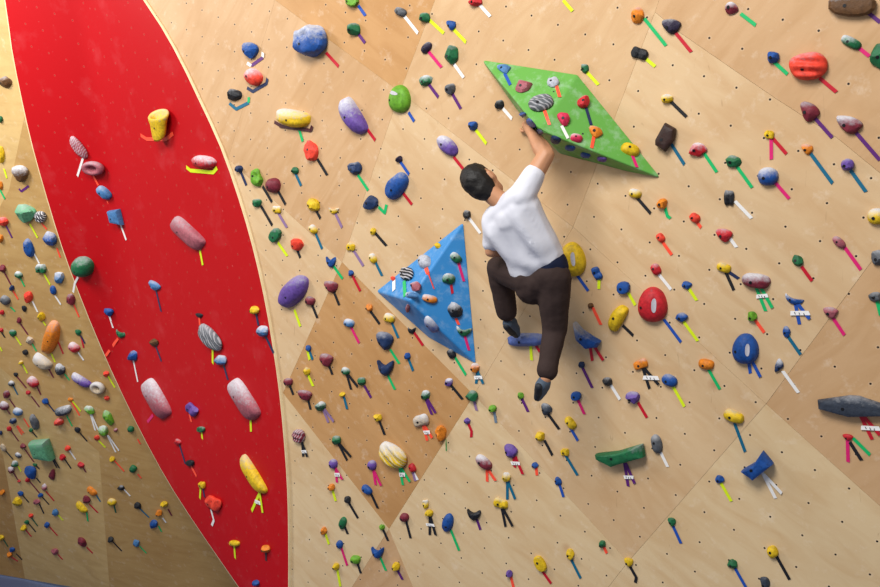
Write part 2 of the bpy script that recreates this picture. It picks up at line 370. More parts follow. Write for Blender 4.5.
# TILES: crops 5.867 times enlarged; each row: cx cy w h angle shape colour chalk ; tape colour x0 y0 x1 y1 ; ... (W = paper start tag cx cy w h)
DATA = """
@0 0
35 480 80 80 20 R d 1
@146 0
610 295 112 105 0 T b 1 ; v 620 385 688 337 ; w 595 370 618 386 ; w 688 335 690 308
632 452 112 95 40 S c 2 ; n 602 520 628 537 ; n 628 537 708 490 ; n 708 490 714 460
520 553 98 82 15 R k 1 ; t 497 612 530 640 ; t 530 640 604 602 ; G 604 602 604 570
@292 0
113 240 215 210 -15 J b 2 ; r 207 315 275 390
353 5 92 90 0 R i 1 ; b 395 40 432 92
367 172 75 80 0 K g 1 ; v 390 198 430 252
638 70 75 50 25 P e 1 ; w 665 100 740 195
783 105 60 64 0 K g 1 ; Y 810 120 892 195
790 280 75 50 -50 P j 1 ; p 805 305 878 395
785 472 88 75 -20 R g 2 ; v 808 500 860 570
632 580 130 170 0 L i 0 ; b 690 667 718 712
@438 0
222 10 80 60 0 K r 1 ; w 252 35 308 97
78 148 62 64 0 T b 0 ; Y 95 175 165 248
82 322 95 125 0 R g 1 ; w 100 382 152 455
75 520 60 75 0 K e 1 ; v 88 555 135 638
- ; Y 735 0 790 65
385 405 85 60 0 T l 1 ; b 395 440 425 500
500 510 125 80 -20 R q 1
675 485 80 65 0 J w 1 ; C 695 505 715 572
605 610 150 100 -15 F e 1 ; C 622 642 655 735
@584 0
5 400 55 70 0 R g 1 ; Y 15 420 85 497
315 90 88 108 0 R o 1 ; G 360 115 482 268
510 155 120 100 0 T j 1 ; r 540 195 630 305
327 313 102 70 15 D k 0 ; Y 365 345 418 390
490 580 75 60 0 K y 2 ; k 512 597 602 685
865 45 90 80 30 R m 2 ; G 920 80 1008 148
@730 0
715 30 275 140 5 B d 1 ; v 775 45 880 130
710 248 130 62 28 P g 2 ; p 762 285 818 330
885 325 120 170 0 R g 0
252 335 78 76 0 K b 0 ; G 268 372 338 435
460 392 225 175 -8 F c 1 ; r 532 462 625 540
@438 98
735 125 82 88 0 T p 0 ; w 728 172 762 238
850 25 75 72 0 K r 1 ; n 870 65 898 160
812 235 75 48 15 P p 2
921 200 92 72 15 T o 1 ; C 912 235 900 295
497 95 38 32 0 K b 0
545 150 78 32 50 P b 0
592 200 48 32 30 P n 0
690 245 62 42 20 P n 0
775 292 62 32 5 P b 0
865 335 62 30 10 P b 0
962 358 60 28 5 P u 0
362 38 62 62 0 R k 1 ; w 388 68 435 122
207 162 60 62 0 K b 0 ; Y 225 190 285 268
55 280 150 88 42 S u 2 ; r 98 352 148 415
@584 98
272 303 112 66 22 P y 0 ; p 285 345 310 408
484 230 116 176 0 Z x 0 ; t 512 268 590 390
668 300 106 100 0 R r 2 ; G 708 328 780 435
300 560 78 56 15 P y 2 ; k 315 588 392 677
460 618 65 66 0 K o 0 ; G 478 650 490 692 ; G 490 692 508 706
852 585 60 95 0 D k 1 ; w 892 610 984 705
@730 98
20 372 105 82 5 R g 1 ; G 42 402 130 525
462 80 130 118 20 T m 1 ; v 505 125 600 232
695 155 165 112 10 T m 2 ; v 742 205 880 365
230 215 58 55 0 D y 0 ; p 242 250 243 360 ; r 255 240 332 328
452 300 74 66 0 T o 1 ; t 475 328 602 500
222 460 122 112 0 S b 2 ; p 270 500 348 590
687 392 86 80 0 K u 1 ; t 712 430 798 550
@146 98
78 158 118 148 0 U y 1 ; C -30 218 5 240 ; C 5 240 118 242 ; C 118 242 160 208
340 375 148 76 5 P r 2 ; Y 238 405 262 425 ; Y 262 425 395 436 ; Y 395 436 418 410
548 415 46 46 0 K n 0 ; n 560 440 590 512
652 468 115 74 72 J i 0 ; k 690 525 740 610
748 513 84 92 0 S m 0 ; k 782 555 820 625
864 115 205 108 10 N y 2 ; x 762 145 795 165 ; x 795 165 971 190 ; x 971 190 978 163 ; G 895 168 921 255
@0 98
5 125 25 45 0 K g 0
10 330 45 122 0 R y 0 ; Y 25 415 42 470
120 440 108 118 0 T d 2 ; v 112 532 125 548 ; v 125 548 170 515
5 515 26 60 0 K o 0 ; G 5 545 30 592
462 290 155 62 52 F q 1 ; w 485 362 455 458
555 408 136 85 5 O q 1 ; C 548 455 578 512
612 555 105 62 40 P l 1 ; C 635 610 658 650
@292 98
120 315 132 84 78 R c 0 ; k 155 365 208 452
372 412 86 84 0 J n 1 ; G 392 458 448 542
630 358 40 44 0 K j 0 ; b 640 378 688 448
360 105 240 112 58 N u 2 ; r 430 165 490 248
18 425 46 44 0 K g 0 ; t 25 450 55 515
615 515 175 115 -58 S b 1 ; r 655 560 705 625
@146 196
652 40 72 60 0 R g 1 ; k 680 65 742 172
768 80 56 46 0 D y 2 ; q 782 108 828 185
762 230 88 66 -55 B g 1 ; Y 780 280 830 352
243 218 246 98 38 H q 1 ; Y 318 318 335 405
50 525 85 55 20 T l 1 ; n 62 560 90 678
@292 196
128 52 98 86 20 R y 0 ; k 148 95 168 132
245 85 66 42 0 C y 2 ; q 258 108 295 185
125 195 60 42 50 P y 2 ; t 142 225 178 310
30 285 82 86 0 R c 0 ; k 35 325 50 362
478 207 34 46 0 K y 0 ; k 492 220 555 292
347 297 52 50 0 D y 1 ; q 362 318 420 410
475 365 62 42 60 P y 2 ; t 492 390 530 468
230 385 62 74 0 C b 0 ; G 248 415 298 485
347 452 34 38 0 K b 0 ; r 358 472 402 558
228 530 92 76 0 T m 1 ; k 250 570 278 640
467 38 98 92 20 R n 0 ; G 515 70 545 100 ; G 545 100 556 50
855 293 38 35 0 K y 0
778 385 72 85 0 S w 1 ; C 790 430 832 545
675 460 82 85 0 F k 1 ; G 660 505 665 590
595 485 26 30 0 K c 0 ; w 600 505 600 555
725 530 66 72 0 R q 2
700 582 74 36 10 P l 2
@438 196
170 107 48 56 0 K k 1 ; w 188 135 250 218
790 372 150 212 -8 L y 0 ; b 820 468 882 556
105 362 76 52 40 P g 2 ; p 122 398 152 500
65 485 86 74 0 R g 2 ; r 78 528 85 572
@584 196
650 128 66 56 35 P c 0 ; C 660 150 688 185
450 245 58 46 50 P c 0 ; C 468 278 516 345
422 430 72 54 60 P r 1 ; w 445 465 512 548
603 522 68 56 0 R b 0 ; Y 620 548 662 612
233 537 76 80 0 B b 0 ; Y 262 570 302 640
75 455 82 56 62 D b 0 ; Y 90 490 88 545
402 638 172 218 0 L r 0 ; b 475 730 570 857
820 228 104 86 0 T r 1 ; w 855 245 896 300
820 420 88 56 20 P y 1 ; k 835 452 880 552 ; n 850 445 908 484
@730 196
860 120 110 100 0 S y 2
640 272 90 50 42 P q 1 ; p 680 310 768 432
870 362 100 110 0 R e 1
397 380 84 70 45 R g 0 ; r 425 420 482 498
152 498 168 92 8 P m 2 ; G 158 545 210 675 ; G 185 540 250 655 ; W 190 588 62 22
370 608 122 52 20 C b 2 ; b 385 635 408 752 ; b 400 632 468 720 ; W 412 688 100 26
855 592 85 72 20 R e 1 ; G 865 620 885 700
@584 294
40 68 36 36 0 K d 0 ; C 55 85 100 180
200 142 165 88 118 N y 0 ; k 235 190 290 243
573 137 76 68 0 R b 1 ; Y 590 168 668 275
26 240 156 162 0 Y b 2 ; r 38 315 50 392 ; r 65 310 115 388
333 412 86 60 -20 D o 1 ; k 348 440 385 555 ; k 362 440 440 530 ; W 395 492 90 24
502 508 96 72 25 S b 1 ; Y 525 545 590 660
717 412 93 62 8 P o 0 ; G 735 448 798 558
138 515 60 58 0 K k 1 ; w 160 535 212 618
@730 294
130 133 62 70 0 K i 0 ; C 148 152 202 226
330 220 50 80 0 R b 1 ; t 342 250 415 355
588 108 92 75 0 T q 1 ; p 610 148 672 240
90 322 155 190 0 L b 0 ; b 112 405 120 465 ; b 130 390 180 485
288 422 90 54 -80 T n 2 ; w 315 458 402 578
@730 392
720 80 410 132 2 Q s 1 ; r 770 145 835 278 ; r 790 145 880 250 ; W 825 212 95 26
690 265 66 44 0 T r 0 ; p 690 290 693 410 ; k 708 300 772 400 ; G 728 275 822 368
165 424 182 180 0 X b 0 ; w 195 480 268 622 ; w 205 485 305 592
22 143 125 70 20 P y 1 ; t 30 190 90 350
@584 392
290 32 85 80 0 K u 1 ; r 322 68 370 150
217 364 296 148 0 V g 1 ; v 240 422 260 552 ; v 250 422 300 535 ; W 265 500 56 20
427 305 116 66 75 S e 1 ; w 455 362 492 438
795 512 60 56 0 R b 0 ; Y 808 540 865 640
@584 487
515 203 52 56 0 T g 0 ; b 525 232 570 330
108 333 42 48 0 K g 0 ; C 118 352 135 388
262 440 56 60 0 T y 0 ; k 275 472 308 530 ; k 308 530 302 560
@730 487
15 452 66 62 0 R g 0 ; b 30 475 95 590
250 380 72 64 60 P y 0 ; k 275 408 350 542
205 565 62 92 0 T s 0
@438 487
58 210 112 66 -78 S b 0 ; G 80 260 125 372
212 160 86 75 0 C k 0 ; v 232 198 250 250
370 97 90 58 20 D y 1 ; k 378 135 398 232 ; k 388 130 440 228
418 508 42 50 0 K u 0 ; C 430 530 445 592
602 447 100 62 62 B y 0 ; r 615 495 665 565
775 392 54 76 0 R y 0 ; t 785 430 838 535
@438 392
200 22 72 74 0 K g 1 ; q 215 58 228 108
322 97 46 50 0 K i 0 ; s 332 122 342 180
170 170 44 44 0 R u 0 ; r 182 192 198 230 ; r 198 230 196 265
15 238 76 100 0 R o 0 ; G 48 285 50 345
425 345 88 90 20 T u 0 ; r 445 385 452 442 ; r 460 385 500 480 ; W 458 418 56 20
268 412 112 62 38 P m 2 ; C 288 455 290 525 ; C 295 450 340 518
402 497 52 60 0 K y 2 ; t 408 525 408 630 ; t 412 520 455 626
568 430 45 45 0 R b 0 ; C 578 452 582 488
600 262 60 68 0 K y 0 ; k 630 290 672 370
778 182 86 50 50 P y 0 ; b 782 218 822 285
745 352 54 46 0 D y 0 ; t 755 380 820 488
703 522 54 48 45 T b 0 ; b 715 545 738 615
635 100 72 76 20 T s 1 ; k 652 135 712 218
812 22 60 58 0 B b 0 ; p 825 52 860 130
485 20 40 42 0 K i 0 ; v 495 42 530 115
@438 294
100 95 105 96 40 R k 2 ; C 108 150 122 180
148 218 96 62 10 C g 2 ; p 160 255 182 330
80 350 62 46 60 P k 1 ; G 102 372 165 475
218 432 56 62 0 K o 2 ; t 232 460 225 525 ; t 238 460 268 525 ; W 240 490 52 20
65 515 54 60 0 R u 2 ; k 82 540 145 617
522 268 240 82 -4 P z 1 ; Y 545 310 550 388 ; r 575 300 600 340
842 415 42 44 0 K n 0 ; v 852 438 906 550
@292 294
10 -15 225 130 -50 S u 1 ; Y 18 100 50 190
107 40 60 52 20 P m 1 ; k 122 70 150 140
453 80 42 48 0 K o 0 ; k 465 105 515 175
335 170 64 48 18 P l 2 ; p 350 200 395 288
572 140 70 54 20 P y 2 ; t 590 175 625 258
545 272 105 120 0 T n 1 ; G 582 332 630 408
550 430 102 105 0 C n 0 ; G 568 485 605 560
702 213 52 44 0 C k 1 ; r 722 232 770 302
678 362 38 42 0 K b 0 ; t 688 388 712 450
97 318 34 40 0 K b 0 ; Y 95 345 105 385 ; t 106 340 122 385
200 385 90 86 0 T m 1 ; k 222 428 238 472
88 452 42 48 0 K y 1 ; Y 98 480 125 540
315 452 52 44 30 P g 2 ; k 325 480 348 560 ; k 335 475 388 542
410 513 50 56 0 K g 1 ; v 430 545 465 608
808 28 92 48 15 P o 2
680 82 26 60 0 K q 1
818 180 115 50 50 P z 2
@292 392
75 18 92 72 0 T m 1 ; k 98 52 110 102
297 14 34 34 0 K y 0 ; t 308 35 325 100
172 82 60 62 0 K g 2 ; q 188 110 215 178 ; q 198 105 248 172
783 18 62 64 0 R g 2 ; v 790 52 822 132 ; v 800 45 845 122
505 150 50 48 0 K y 0 ; k 518 180 545 250
758 165 96 72 -15 D a 2 ; C 770 195 795 285 ; C 780 195 825 268 ; W 795 237 42 22
42 258 76 86 0 F m 1 ; k 62 300 68 378 ; k 66 305 92 378 ; W 75 350 36 18
262 282 54 60 0 K g 1 ; k 278 310 325 400 ; k 285 305 348 378
592 370 188 130 35 F y 2 ; G 632 440 652 545 ; G 640 438 695 525 ; W 650 485 40 24
243 422 50 60 0 S u 1 ; p 258 450 265 530 ; p 262 450 298 512 ; W 270 485 38 22
470 430 52 62 0 S u 1 ; p 480 465 492 545 ; p 485 462 525 548
707 445 56 40 60 P r 0 ; q 712 475 725 522 ; w 716 475 738 515
232 557 44 42 0 K o 0 ; Y 240 578 258 639
@292 487
440 15 72 46 40 P b 0 ; k 468 45 505 125
328 72 40 44 0 K k 0 ; k 335 92 388 182
298 212 78 46 -75 S g 0 ; k 312 235 328 275
187 255 40 50 0 K o 0 ; Y 198 275 218 335
280 337 40 52 0 S b 0 ; p 292 360 325 460
373 425 60 50 0 P i 0 ; k 385 445 405 505
260 465 40 46 0 K y 0 ; Y 268 490 285 582
503 382 78 76 0 C b 0 ; G 520 415 552 490
530 235 34 34 0 K i 0 ; k 535 248 565 315
660 178 54 54 0 S m 0 ; k 672 205 697 300
785 100 40 60 0 J y 2
805 152 50 46 0 K y 0 ; k 810 175 810 280 ; k 815 172 845 280 ; W 815 222 56 16
610 465 50 56 0 K y 0 ; v 622 490 650 542
@146 294
638 92 62 50 0 K y 0 ; n 648 118 662 185
690 218 60 76 0 K l 2 ; n 708 258 750 345
312 125 52 30 0 T k 0 ; C 315 145 318 182
378 255 192 96 45 F e 1 ; Y 393 330 393 408
442 388 70 66 0 K l 2 ; n 460 425 482 503
48 285 62 56 0 R d 0 ; n 62 315 92 395
60 612 268 110 57 H q 2 ; p 10 750 42 710
574 617 268 106 54 H q 2 ; Y 615 727 618 807
835 515 54 46 0 P m 1 ; k 848 545 865 590
@146 392
268 100 92 62 35 D u 0 ; C 258 135 268 175
325 218 50 36 0 B g 1 ; Y 328 238 332 275
188 292 48 36 20 K r 1 ; n 200 315 232 420
262 415 54 42 0 B k 0 ; C 270 442 298 495
330 545 44 44 0 D y 0 ; Y 322 565 318 625 ; n 336 565 345 617
630 483 262 70 55 N y 1 ; Y 665 600 622 697 ; Y 672 600 688 707 ; W 660 647 62 22
@146 487
398 95 102 82 20 D c 0 ; w 385 140 400 195 ; w 400 195 388 225
520 330 66 36 0 P y 0 ; Y 520 350 525 418
706 363 50 52 0 K o 0 ; x 706 392 706 432
648 563 38 42 0 K b 0
108 100 46 40 0 K y 0 ; m 130 128 152 168
77 152 40 42 0 K o 0 ; w 98 180 118 208
47 215 54 54 0 R b 0 ; G 78 235 92 262
@0 196
150 95 138 128 20 R h 1 ; Y 180 170 222 245
240 122 76 76 0 F k 1 ; C 250 165 275 195
20 150 66 70 20 R c 1 ; v 40 180 72 245
5 250 32 55 0 K o 0
295 250 98 95 10 R b 2 ; C 335 305 355 360
170 305 120 62 76 S b 1 ; w 205 345 232 395
243 425 66 62 0 D g 2 ; Y 262 462 295 520
348 480 66 84 0 R l 2
313 552 60 38 75 S b 0 ; w 328 590 358 636
15 425 42 52 0 K m 0 ; m 28 450 65 520
70 538 32 36 0 K n 0 ; C 80 560 108 606
110 462 52 40 30 P g 2 ; G 125 490 145 530
690 118 100 102 0 M l 0 ; w 710 170 742 258
487 415 136 132 0 S g 1 ; w 455 482 440 510 ; w 440 510 430 565
@0 294
168 15 58 86 0 R c 0 ; w 195 50 222 105
415 30 60 76 0 R m 1 ; C 435 65 465 135
32 35 66 52 35 P e 1 ; G 62 75 90 102
12 108 28 35 0 K r 0
143 85 32 45 0 T k 0
243 132 54 60 0 R y 0 ; Y 258 168 270 185
300 255 222 92 -72 N o 1 ; r 340 275 372 350 ; Y 305 355 325 400
460 225 40 44 0 T g 0 ; r 478 255 492 315 ; n 478 250 500 290
113 155 35 42 0 R m 0 ; m 125 180 165 238
77 228 46 52 0 R g 1 ; Y 95 255 125 300
175 272 54 52 0 R a 1 ; G 195 300 215 335
150 342 34 40 0 K k 0
8 212 25 30 0 K r 0 ; k 10 225 30 255
- ; Y 0 310 12 335
435 312 76 56 35 P r 2 ; w 465 350 492 388
250 395 132 72 35 N a 2 ; m 290 445 315 490
352 440 78 66 30 R k 2 ; G 385 475 408 505
478 505 142 52 30 N u 2
580 545 96 76 20 O a 2
625 468 34 40 0 K c 0 ; Y 640 490 675 548
125 402 28 28 0 K y 1 ; Y 138 420 162 465
93 472 30 30 0 T k 0 ; m 105 490 155 550
68 525 38 34 30 P k 2 ; t 82 545 105 590
195 515 78 56 45 P r 2 ; m 220 545 240 590
165 578 32 30 0 R r 0 ; m 185 600 232 662
638 105 66 56 0 T b 0 ; w 645 135 665 198
712 232 78 54 15 C g 1 ; C 692 262 622 362
782 362 62 72 0 R b 1 ; w 785 395 810 515
@0 392
40 15 46 60 20 R m 1 ; m 60 45 90 88
105 115 60 46 20 P l 2 ; C 140 155 172 205
25 80 62 48 35 P m 2 ; m 40 100 60 130
268 55 46 44 0 R b 0 ; n 288 75 320 115
372 108 108 62 -18 N s 2 ; G 395 145 425 200
413 45 36 30 0 T o 0 ; C 425 65 468 138 ; Y 430 58 475 112
527 105 70 58 25 R i 2 ; w 535 140 560 225 ; w 542 138 578 220
635 150 112 58 60 R i 1
680 222 24 26 0 K q 1
628 35 32 30 0 K c 0
605 225 66 86 -20 R i 2 ; w 635 262 680 352 ; w 640 258 700 342
568 268 40 34 0 R c 0 ; Y 585 290 620 325
350 175 54 52 0 K c 1
203 175 112 60 72 R e 1
78 168 42 46 0 R n 1 ; C 98 200 130 250 ; C 105 195 140 240
55 215 30 32 0 K r 0 ; m 70 232 110 288
182 222 24 26 0 K g 0 ; k 195 238 218 265
455 222 40 40 0 T k 0 ; k 475 245 512 288
255 328 152 134 0 M h 1 ; k 310 395 335 445 ; k 318 390 350 445
768 217 40 38 0 P g 0 ; C 808 275 825 305
658 392 36 32 0 K y 0 ; C 675 405 730 465
782 450 44 46 30 P g 0 ; C 808 480 830 505
398 330 34 34 30 P c 0 ; w 410 345 445 395
367 382 44 44 0 R r 0 ; k 382 395 418 448
475 428 48 42 20 R r 0 ; m 490 445 505 470
20 325 50 28 60 P a 0 ; k 35 345 78 395
135 318 38 38 0 R m 0 ; m 150 340 200 410
108 370 42 28 30 P s 2
88 420 44 42 0 K g 2 ; Y 110 440 125 465
205 427 32 24 0 T g 0 ; k 215 435 232 450
65 455 46 44 20 R m 2 ; m 82 475 105 515
112 522 20 20 0 K r 0
182 470 76 100 -15 T b 0 ; k 220 510 238 532
307 482 80 44 90 T m 0
163 515 30 30 0 K r 0 ; m 180 530 232 592
260 560 36 52 0 R q 2 ; r 275 588 318 638
5 240 22 32 0 K n 0
@0 487
540 24 72 38 38 P o 0 ; t 568 50 590 85
712 5 48 42 0 R k 1 ; w 735 20 765 52
15 30 32 34 0 K o 0
122 38 38 38 0 R b 0 ; k 140 55 170 90
238 48 38 32 0 R b 0 ; k 255 65 288 102
102 85 58 62 0 R y 0
218 85 42 34 20 R q 0 ; k 235 105 258 155
325 148 46 48 0 R l 0 ; Y 348 170 370 195
508 75 50 62 -15 R m 0 ; r 530 105 575 150
480 118 88 40 45 N y 0 ; G 510 150 516 200
657 88 56 46 10 S y 1 ; g 672 115 680 150
808 108 50 46 0 R k 0 ; t 825 130 875 178
182 168 30 28 0 K c 0 ; g 190 185 222 228
158 205 32 32 0 R g 0 ; k 175 220 210 262
277 222 40 40 0 R b 0 ; r 298 240 338 285
140 238 36 36 0 K y 0 ; r 155 255 185 290
8 298 38 42 0 R y 0 ; g 28 318 48 350
73 367 36 32 0 K b 0 ; k 95 390 130 425
57 397 36 32 0 K o 0 ; r 75 415 105 435
480 322 76 52 50 R m 0 ; r 515 358 545 388
322 377 48 46 20 R q 0 ; r 345 400 368 425
650 307 36 38 0 K k 0 ; k 668 325 715 375
800 328 46 48 0 R l 0 ; G 825 352 860 388
"""
# ---------------------------------------------------------------- hold shapes
def chaikin(P, n=2):
    for _ in range(n):
        Q = []
        for i in range(len(P)):
            a, b = P[i], P[(i+1) % len(P)]
            Q += [(a[0]*.75+b[0]*.25, a[1]*.75+b[1]*.25), (a[0]*.25+b[0]*.75, a[1]*.25+b[1]*.75)]
        P = Q
    return P
def superell(n, e): return [(math.copysign(abs(math.cos(t))**(2/e), math.cos(t)), math.copysign(abs(math.sin(t))**(2/e), math.sin(t))) for t in [2*math.pi*i/n for i in range(n)]]
PROF = dict(dome=[(.90,0),(1,.22),(.97,.45),(.87,.68),(.68,.86),(.45,.96),(.2,1)],
            soft=[(1,0),(.98,.22),(.91,.48),(.77,.70),(.57,.87),(.35,.96),(.15,1)],
            flat=[(.93,0),(1,.25),(.97,.66),(.86,.90),(.62,.98),(.4,1),(.18,1)],
            wedge=[(.92,0),(1,.18),(.95,.5),(.76,.78),(.5,.95),(.3,1),(.12,1)])
POLY = dict(M=[(-.95,.75),(.5,1),(1,-1),(-.55,-.8)],
            Q=[(-1,.35),(-.1,1),(.18,1),(1,.3),(1,-.6),(-.1,-.98),(-.97,-.45)],
            V=[(-1,-.04),(-.97,-.40),(-.32,-1),(.15,-.62),(1,0),(.9,1),(-.12,.26)],
            X=[(-1,-.41),(-.17,.16),(.33,1),(1,.16),(-.22,-1)],
            Y=[(-1,1),(-.5,.45),(.2,0),(1,-.45),(.75,-.85),(0,-.98),(-.75,-.3)],
            Z=[(-1,-.2),(-.05,1),(1,.6),(.85,-.2),(0,-1),(-1,-.55)])
def hold_mesh(sh, w, h, d, rnd, fine=False):
    """bmesh of one hold, x to the right, y up, z out of the wall; base on z = 0"""
    sd = rnd.random()*100; amp = .10; prof = 'dome'; mod = None; N = 36 if fine else 22; bend = 0
    if sh == 'K': out = superell(N, 2.3); amp = .16
    elif sh == 'S': out = superell(N, 2.2); prof = 'soft'; amp = .05
    elif sh == 'P': out = superell(N, 2.6); amp = .10; prof = 'soft'
    elif sh in POLY: PP = POLY[sh]; out = [(a[0]+(b[0]-a[0])*k/5, a[1]+(b[1]-a[1])*k/5) for a, b in zip(PP, PP[1:]+PP[:1]) for k in range(5)]; prof = 'flat'; amp = .03
    elif sh == 'H': out = superell(40, 4.5); prof = 'soft'; amp = .03
    elif sh == 'L': out = [(x*(1-.12*y), y) for x, y in superell(48, 2.1)]; prof = 'soft'; amp = .03
    elif sh == 'T': out = chaikin([(-1, .75), (.15, 1.0), (1, .35), (.55, -.75), (.2, -1.1), (-.25, -.75)]); prof = 'wedge'; amp = .12
    elif sh == 'B': out = chaikin([(-1.05, .55), (-.1, 1.1), (1.05, .8), (1.05, -.55), (.2, -1.1), (-1.0, -.85)], 1); prof = 'flat'; amp = .05
    elif sh == 'C': out = chaikin([(-1.1, 1.1), (-.55, .42), (.1, .25), (.7, .75), (1.15, 1.0), (1.0, -.1), (.35, -1.05), (-.2, -1.05), (-.85, -.2)], 2); prof = 'wedge'; amp = .08
    elif sh == 'R':
        m = 9; out = chaikin([((.85+.35*rnd.random())*math.cos(2*math.pi*i/m), (.85+.35*rnd.random())*math.sin(2*math.pi*i/m)) for i in range(m)], 1 if not fine else 2); amp = .26; prof = 'flat'
    elif sh == 'J': out = chaikin([(-1.0, .9), (-.2, .75), (.5, 1.05), (1.05, .5), (.95, -.5), (.3, -1.05), (-.5, -.95), (-1.05, -.1)], 2); amp = .16
    elif sh == 'N': out = superell(40, 3.4); prof = 'soft'; bend = .22; amp = .05
    elif sh == 'D': out = [(x, y*(.62+.42*abs(x)**1.5)) for x, y in superell(36, 2.2)]; amp = .08; mod = lambda x, y: .62+.38*min(1, abs(x)*1.8)
    elif sh == 'F': out = chaikin([(-1.0, .6), (-.3, 1.0), (.6, .95), (1.0, .2), (.8, -.7), (0, -1.0), (-.8, -.6)], 2); mod = lambda x, y: .86+.14*math.cos(9*(y+.25*x)); amp = .03
    else: out = superell(N, 2.2)
    mx = max(abs(p[0]) for p in out); my = max(abs(p[1]) for p in out)
    out = [(x/mx, y/my) for x, y in out]
    bm = bmesh.new(); P = PROF[prof]
    if fine or sh in 'FLC':
        Q = []
        for a, b in zip(P, P[1:]): Q += [a, ((a[0]+b[0])/2, (a[1]+b[1])/2+.01)]
        P = Q+[P[-1]]
    if sh in 'NOF' and False: pass
    rings = []
    for s, z in P:
        r = []
        for x, y in out:
            X, Y = x*s, y*s; Z = z
            if mod: Z *= mod(X, Y)
            if sh == 'L': 
                q = ((X-.32)/.17)**2+((Y-.05)/.55)**2; Z -= .13*math.exp(-q*1.2)
            if sh in 'J': Z -= .42*math.exp(-(((X+.1)/.42)**2+((Y-.32)/.30)**2))
            if sh == 'N': Y = Y*(1-.15*abs(X)) + bend*(X*X-.5)
            v = Vector((X*w/2, Y*h/2, max(0, Z)*d))
            k = amp*noise.noise(Vector((X*1.9+sd, Y*1.9, Z*1.6+sd*.3)))
            if z > 0: v += Vector((X*w*.35, Y*h*.35, d*.8))*k
            else: v += Vector((X*w*.35, Y*h*.35, 0))*k
            if z <= 0: v.z = -.002
            r.append(bm.verts.new(v))
        rings.append(r)
    n = len(out)
    if sh in 'KRTCJSD':                                   # shave flats off the lump
        for _ in range({'R': 9, 'K': 6, 'T': 4, 'C': 3, 'J': 5, 'S': 2, 'D': 4}[sh]):
            t = rnd.random()*6.283; e = .15+rnd.random()*1.0; N3 = Vector((math.cos(t)*math.cos(e), math.sin(t)*math.cos(e), math.sin(e)))
            lim = (.80 if sh in 'RK' else .88)+.1*rnd.random()
            for r in rings[1:]:
                for v in r:
                    u = Vector((v.co.x/w*2, v.co.y/h*2, v.co.z/d)); k = u.dot(N3)-lim
                    if k > 0: u -= N3*k; v.co = Vector((u.x*w/2, u.y*h/2, max(u.z, .02)*d))
    for a, b in zip(rings, rings[1:]):
        for i in range(n): bm.faces.new([a[i], a[(i+1) % n], b[(i+1) % n], b[i]])
    c = bm.verts.new(sum((v.co for v in rings[-1]), Vector())/n)
    for i in range(n): bm.faces.new([rings[-1][i], rings[-1][(i+1) % n], c])
    return bm
def ring_mesh(w, h, d):
    bm = bmesh.new(); n, m = 32, 12; R = []
    for i in range(n):
        t = 2*math.pi*i/n; r = []
        for j in range(m):
            a = 2*math.pi*j/m; rr = .68+.32*math.cos(a)
            r.append(bm.verts.new((rr*math.cos(t)*w/2, rr*math.sin(t)*h/2+.0, d*(.5+.5*math.sin(a)) )))
        R.append(r)
    for i in range(n):
        for j in range(m): bm.faces.new([R[i][j], R[(i+1) % n][j], R[(i+1) % n][(j+1) % m], R[i][(j+1) % m]])
    c = bm.verts.new((0, 0, d*.12))                     # web that closes the hole
    for i in range(n): bm.faces.new([R[i][6], R[(i+1) % n][6], c])
    bmesh.ops.recalc_face_normals(bm, faces=bm.faces)
    return bm
def cup_mesh(w, h, d):
    """bucket-shaped jug: tapered body with a hollow rim at its upper end"""
    bm = bmesh.new(); n = 32
    prof = [(.55, -.98, .0), (.66, -.80, .0), (.74, -.3, 0), (.84, .3, 0), (.98, .62, 0), (1.0, .80, 0), (.92, .90, 0), (.74, .88, 0), (.62, .70, 0), (.55, .35, 0), (.3, .25, 0)]
    R = []
    for r, y, _ in prof:
        R.append([bm.verts.new((r*math.cos(2*math.pi*i/n)*w/2, y*h/2-.17*h*math.sin(2*math.pi*i/n), d*.5+r*math.sin(2*math.pi*i/n)*d*.52)) for i in range(n)])
    for a, b in zip(R, R[1:]):
        for i in range(n): bm.faces.new([a[i], a[(i+1) % n], b[(i+1) % n], b[i]])
    bm.faces.new(R[0]); bm.faces.new(R[-1])
    bmesh.ops.recalc_face_normals(bm, faces=bm.faces)
    return bm
BOLT = plain('bolt_steel', '16161A', .5, 0, 40, .3)
SLOT = plain('slot_chalk', 'CFCBD2', .8, .3, 30, .2, .5)
PAPER = plain('tag_paper', 'F2F0EE', .7, 0, 30, .2, .05)
INK = plain('tag_ink', '2A2A34', .7, 0, 30, .2)

SHAPE = dict(K='round knob', S='smooth dome', P='oblong', T='wedge', B='blocky', N='curved', C='notched', D='two-lobed', R='craggy', J='scooped', O='ring', L='slotted dome', F='ribbed', U='cup', H='half-barrel', Q='ridged', V='hooked', X='saddle-shaped', Y='half-moon', Z='six-sided', M='boxy')
rows = []
for line in DATA.strip().splitlines():
    if line[0] == '@': OX, OY = map(float, line[1:].split()); continue
    seg = [s.strip().split() for s in line.split(';')]
    K = 1/5.867; X = lambda v: OX+float(v)*K; Y = lambda v: OY+float(v)*K
    it = dict(h=None, t=[], w=[])
    if seg[0][0] != '-':
        s = seg[0]; it['h'] = dict(x=X(s[0]), y=Y(s[1]), w=float(s[2])*K, h=float(s[3])*K, a=float(s[4]), s=s[5], c=s[6], k=int(s[7]))
    for s in seg[1:]:
        if s[0] == 'W': it['w'].append((X(s[1]), Y(s[2]), float(s[3])*K, float(s[4])*K))
        else: it['t'].append((s[0], X(s[1]), Y(s[2]), X(s[3]), Y(s[4])))
    rows.append(it)

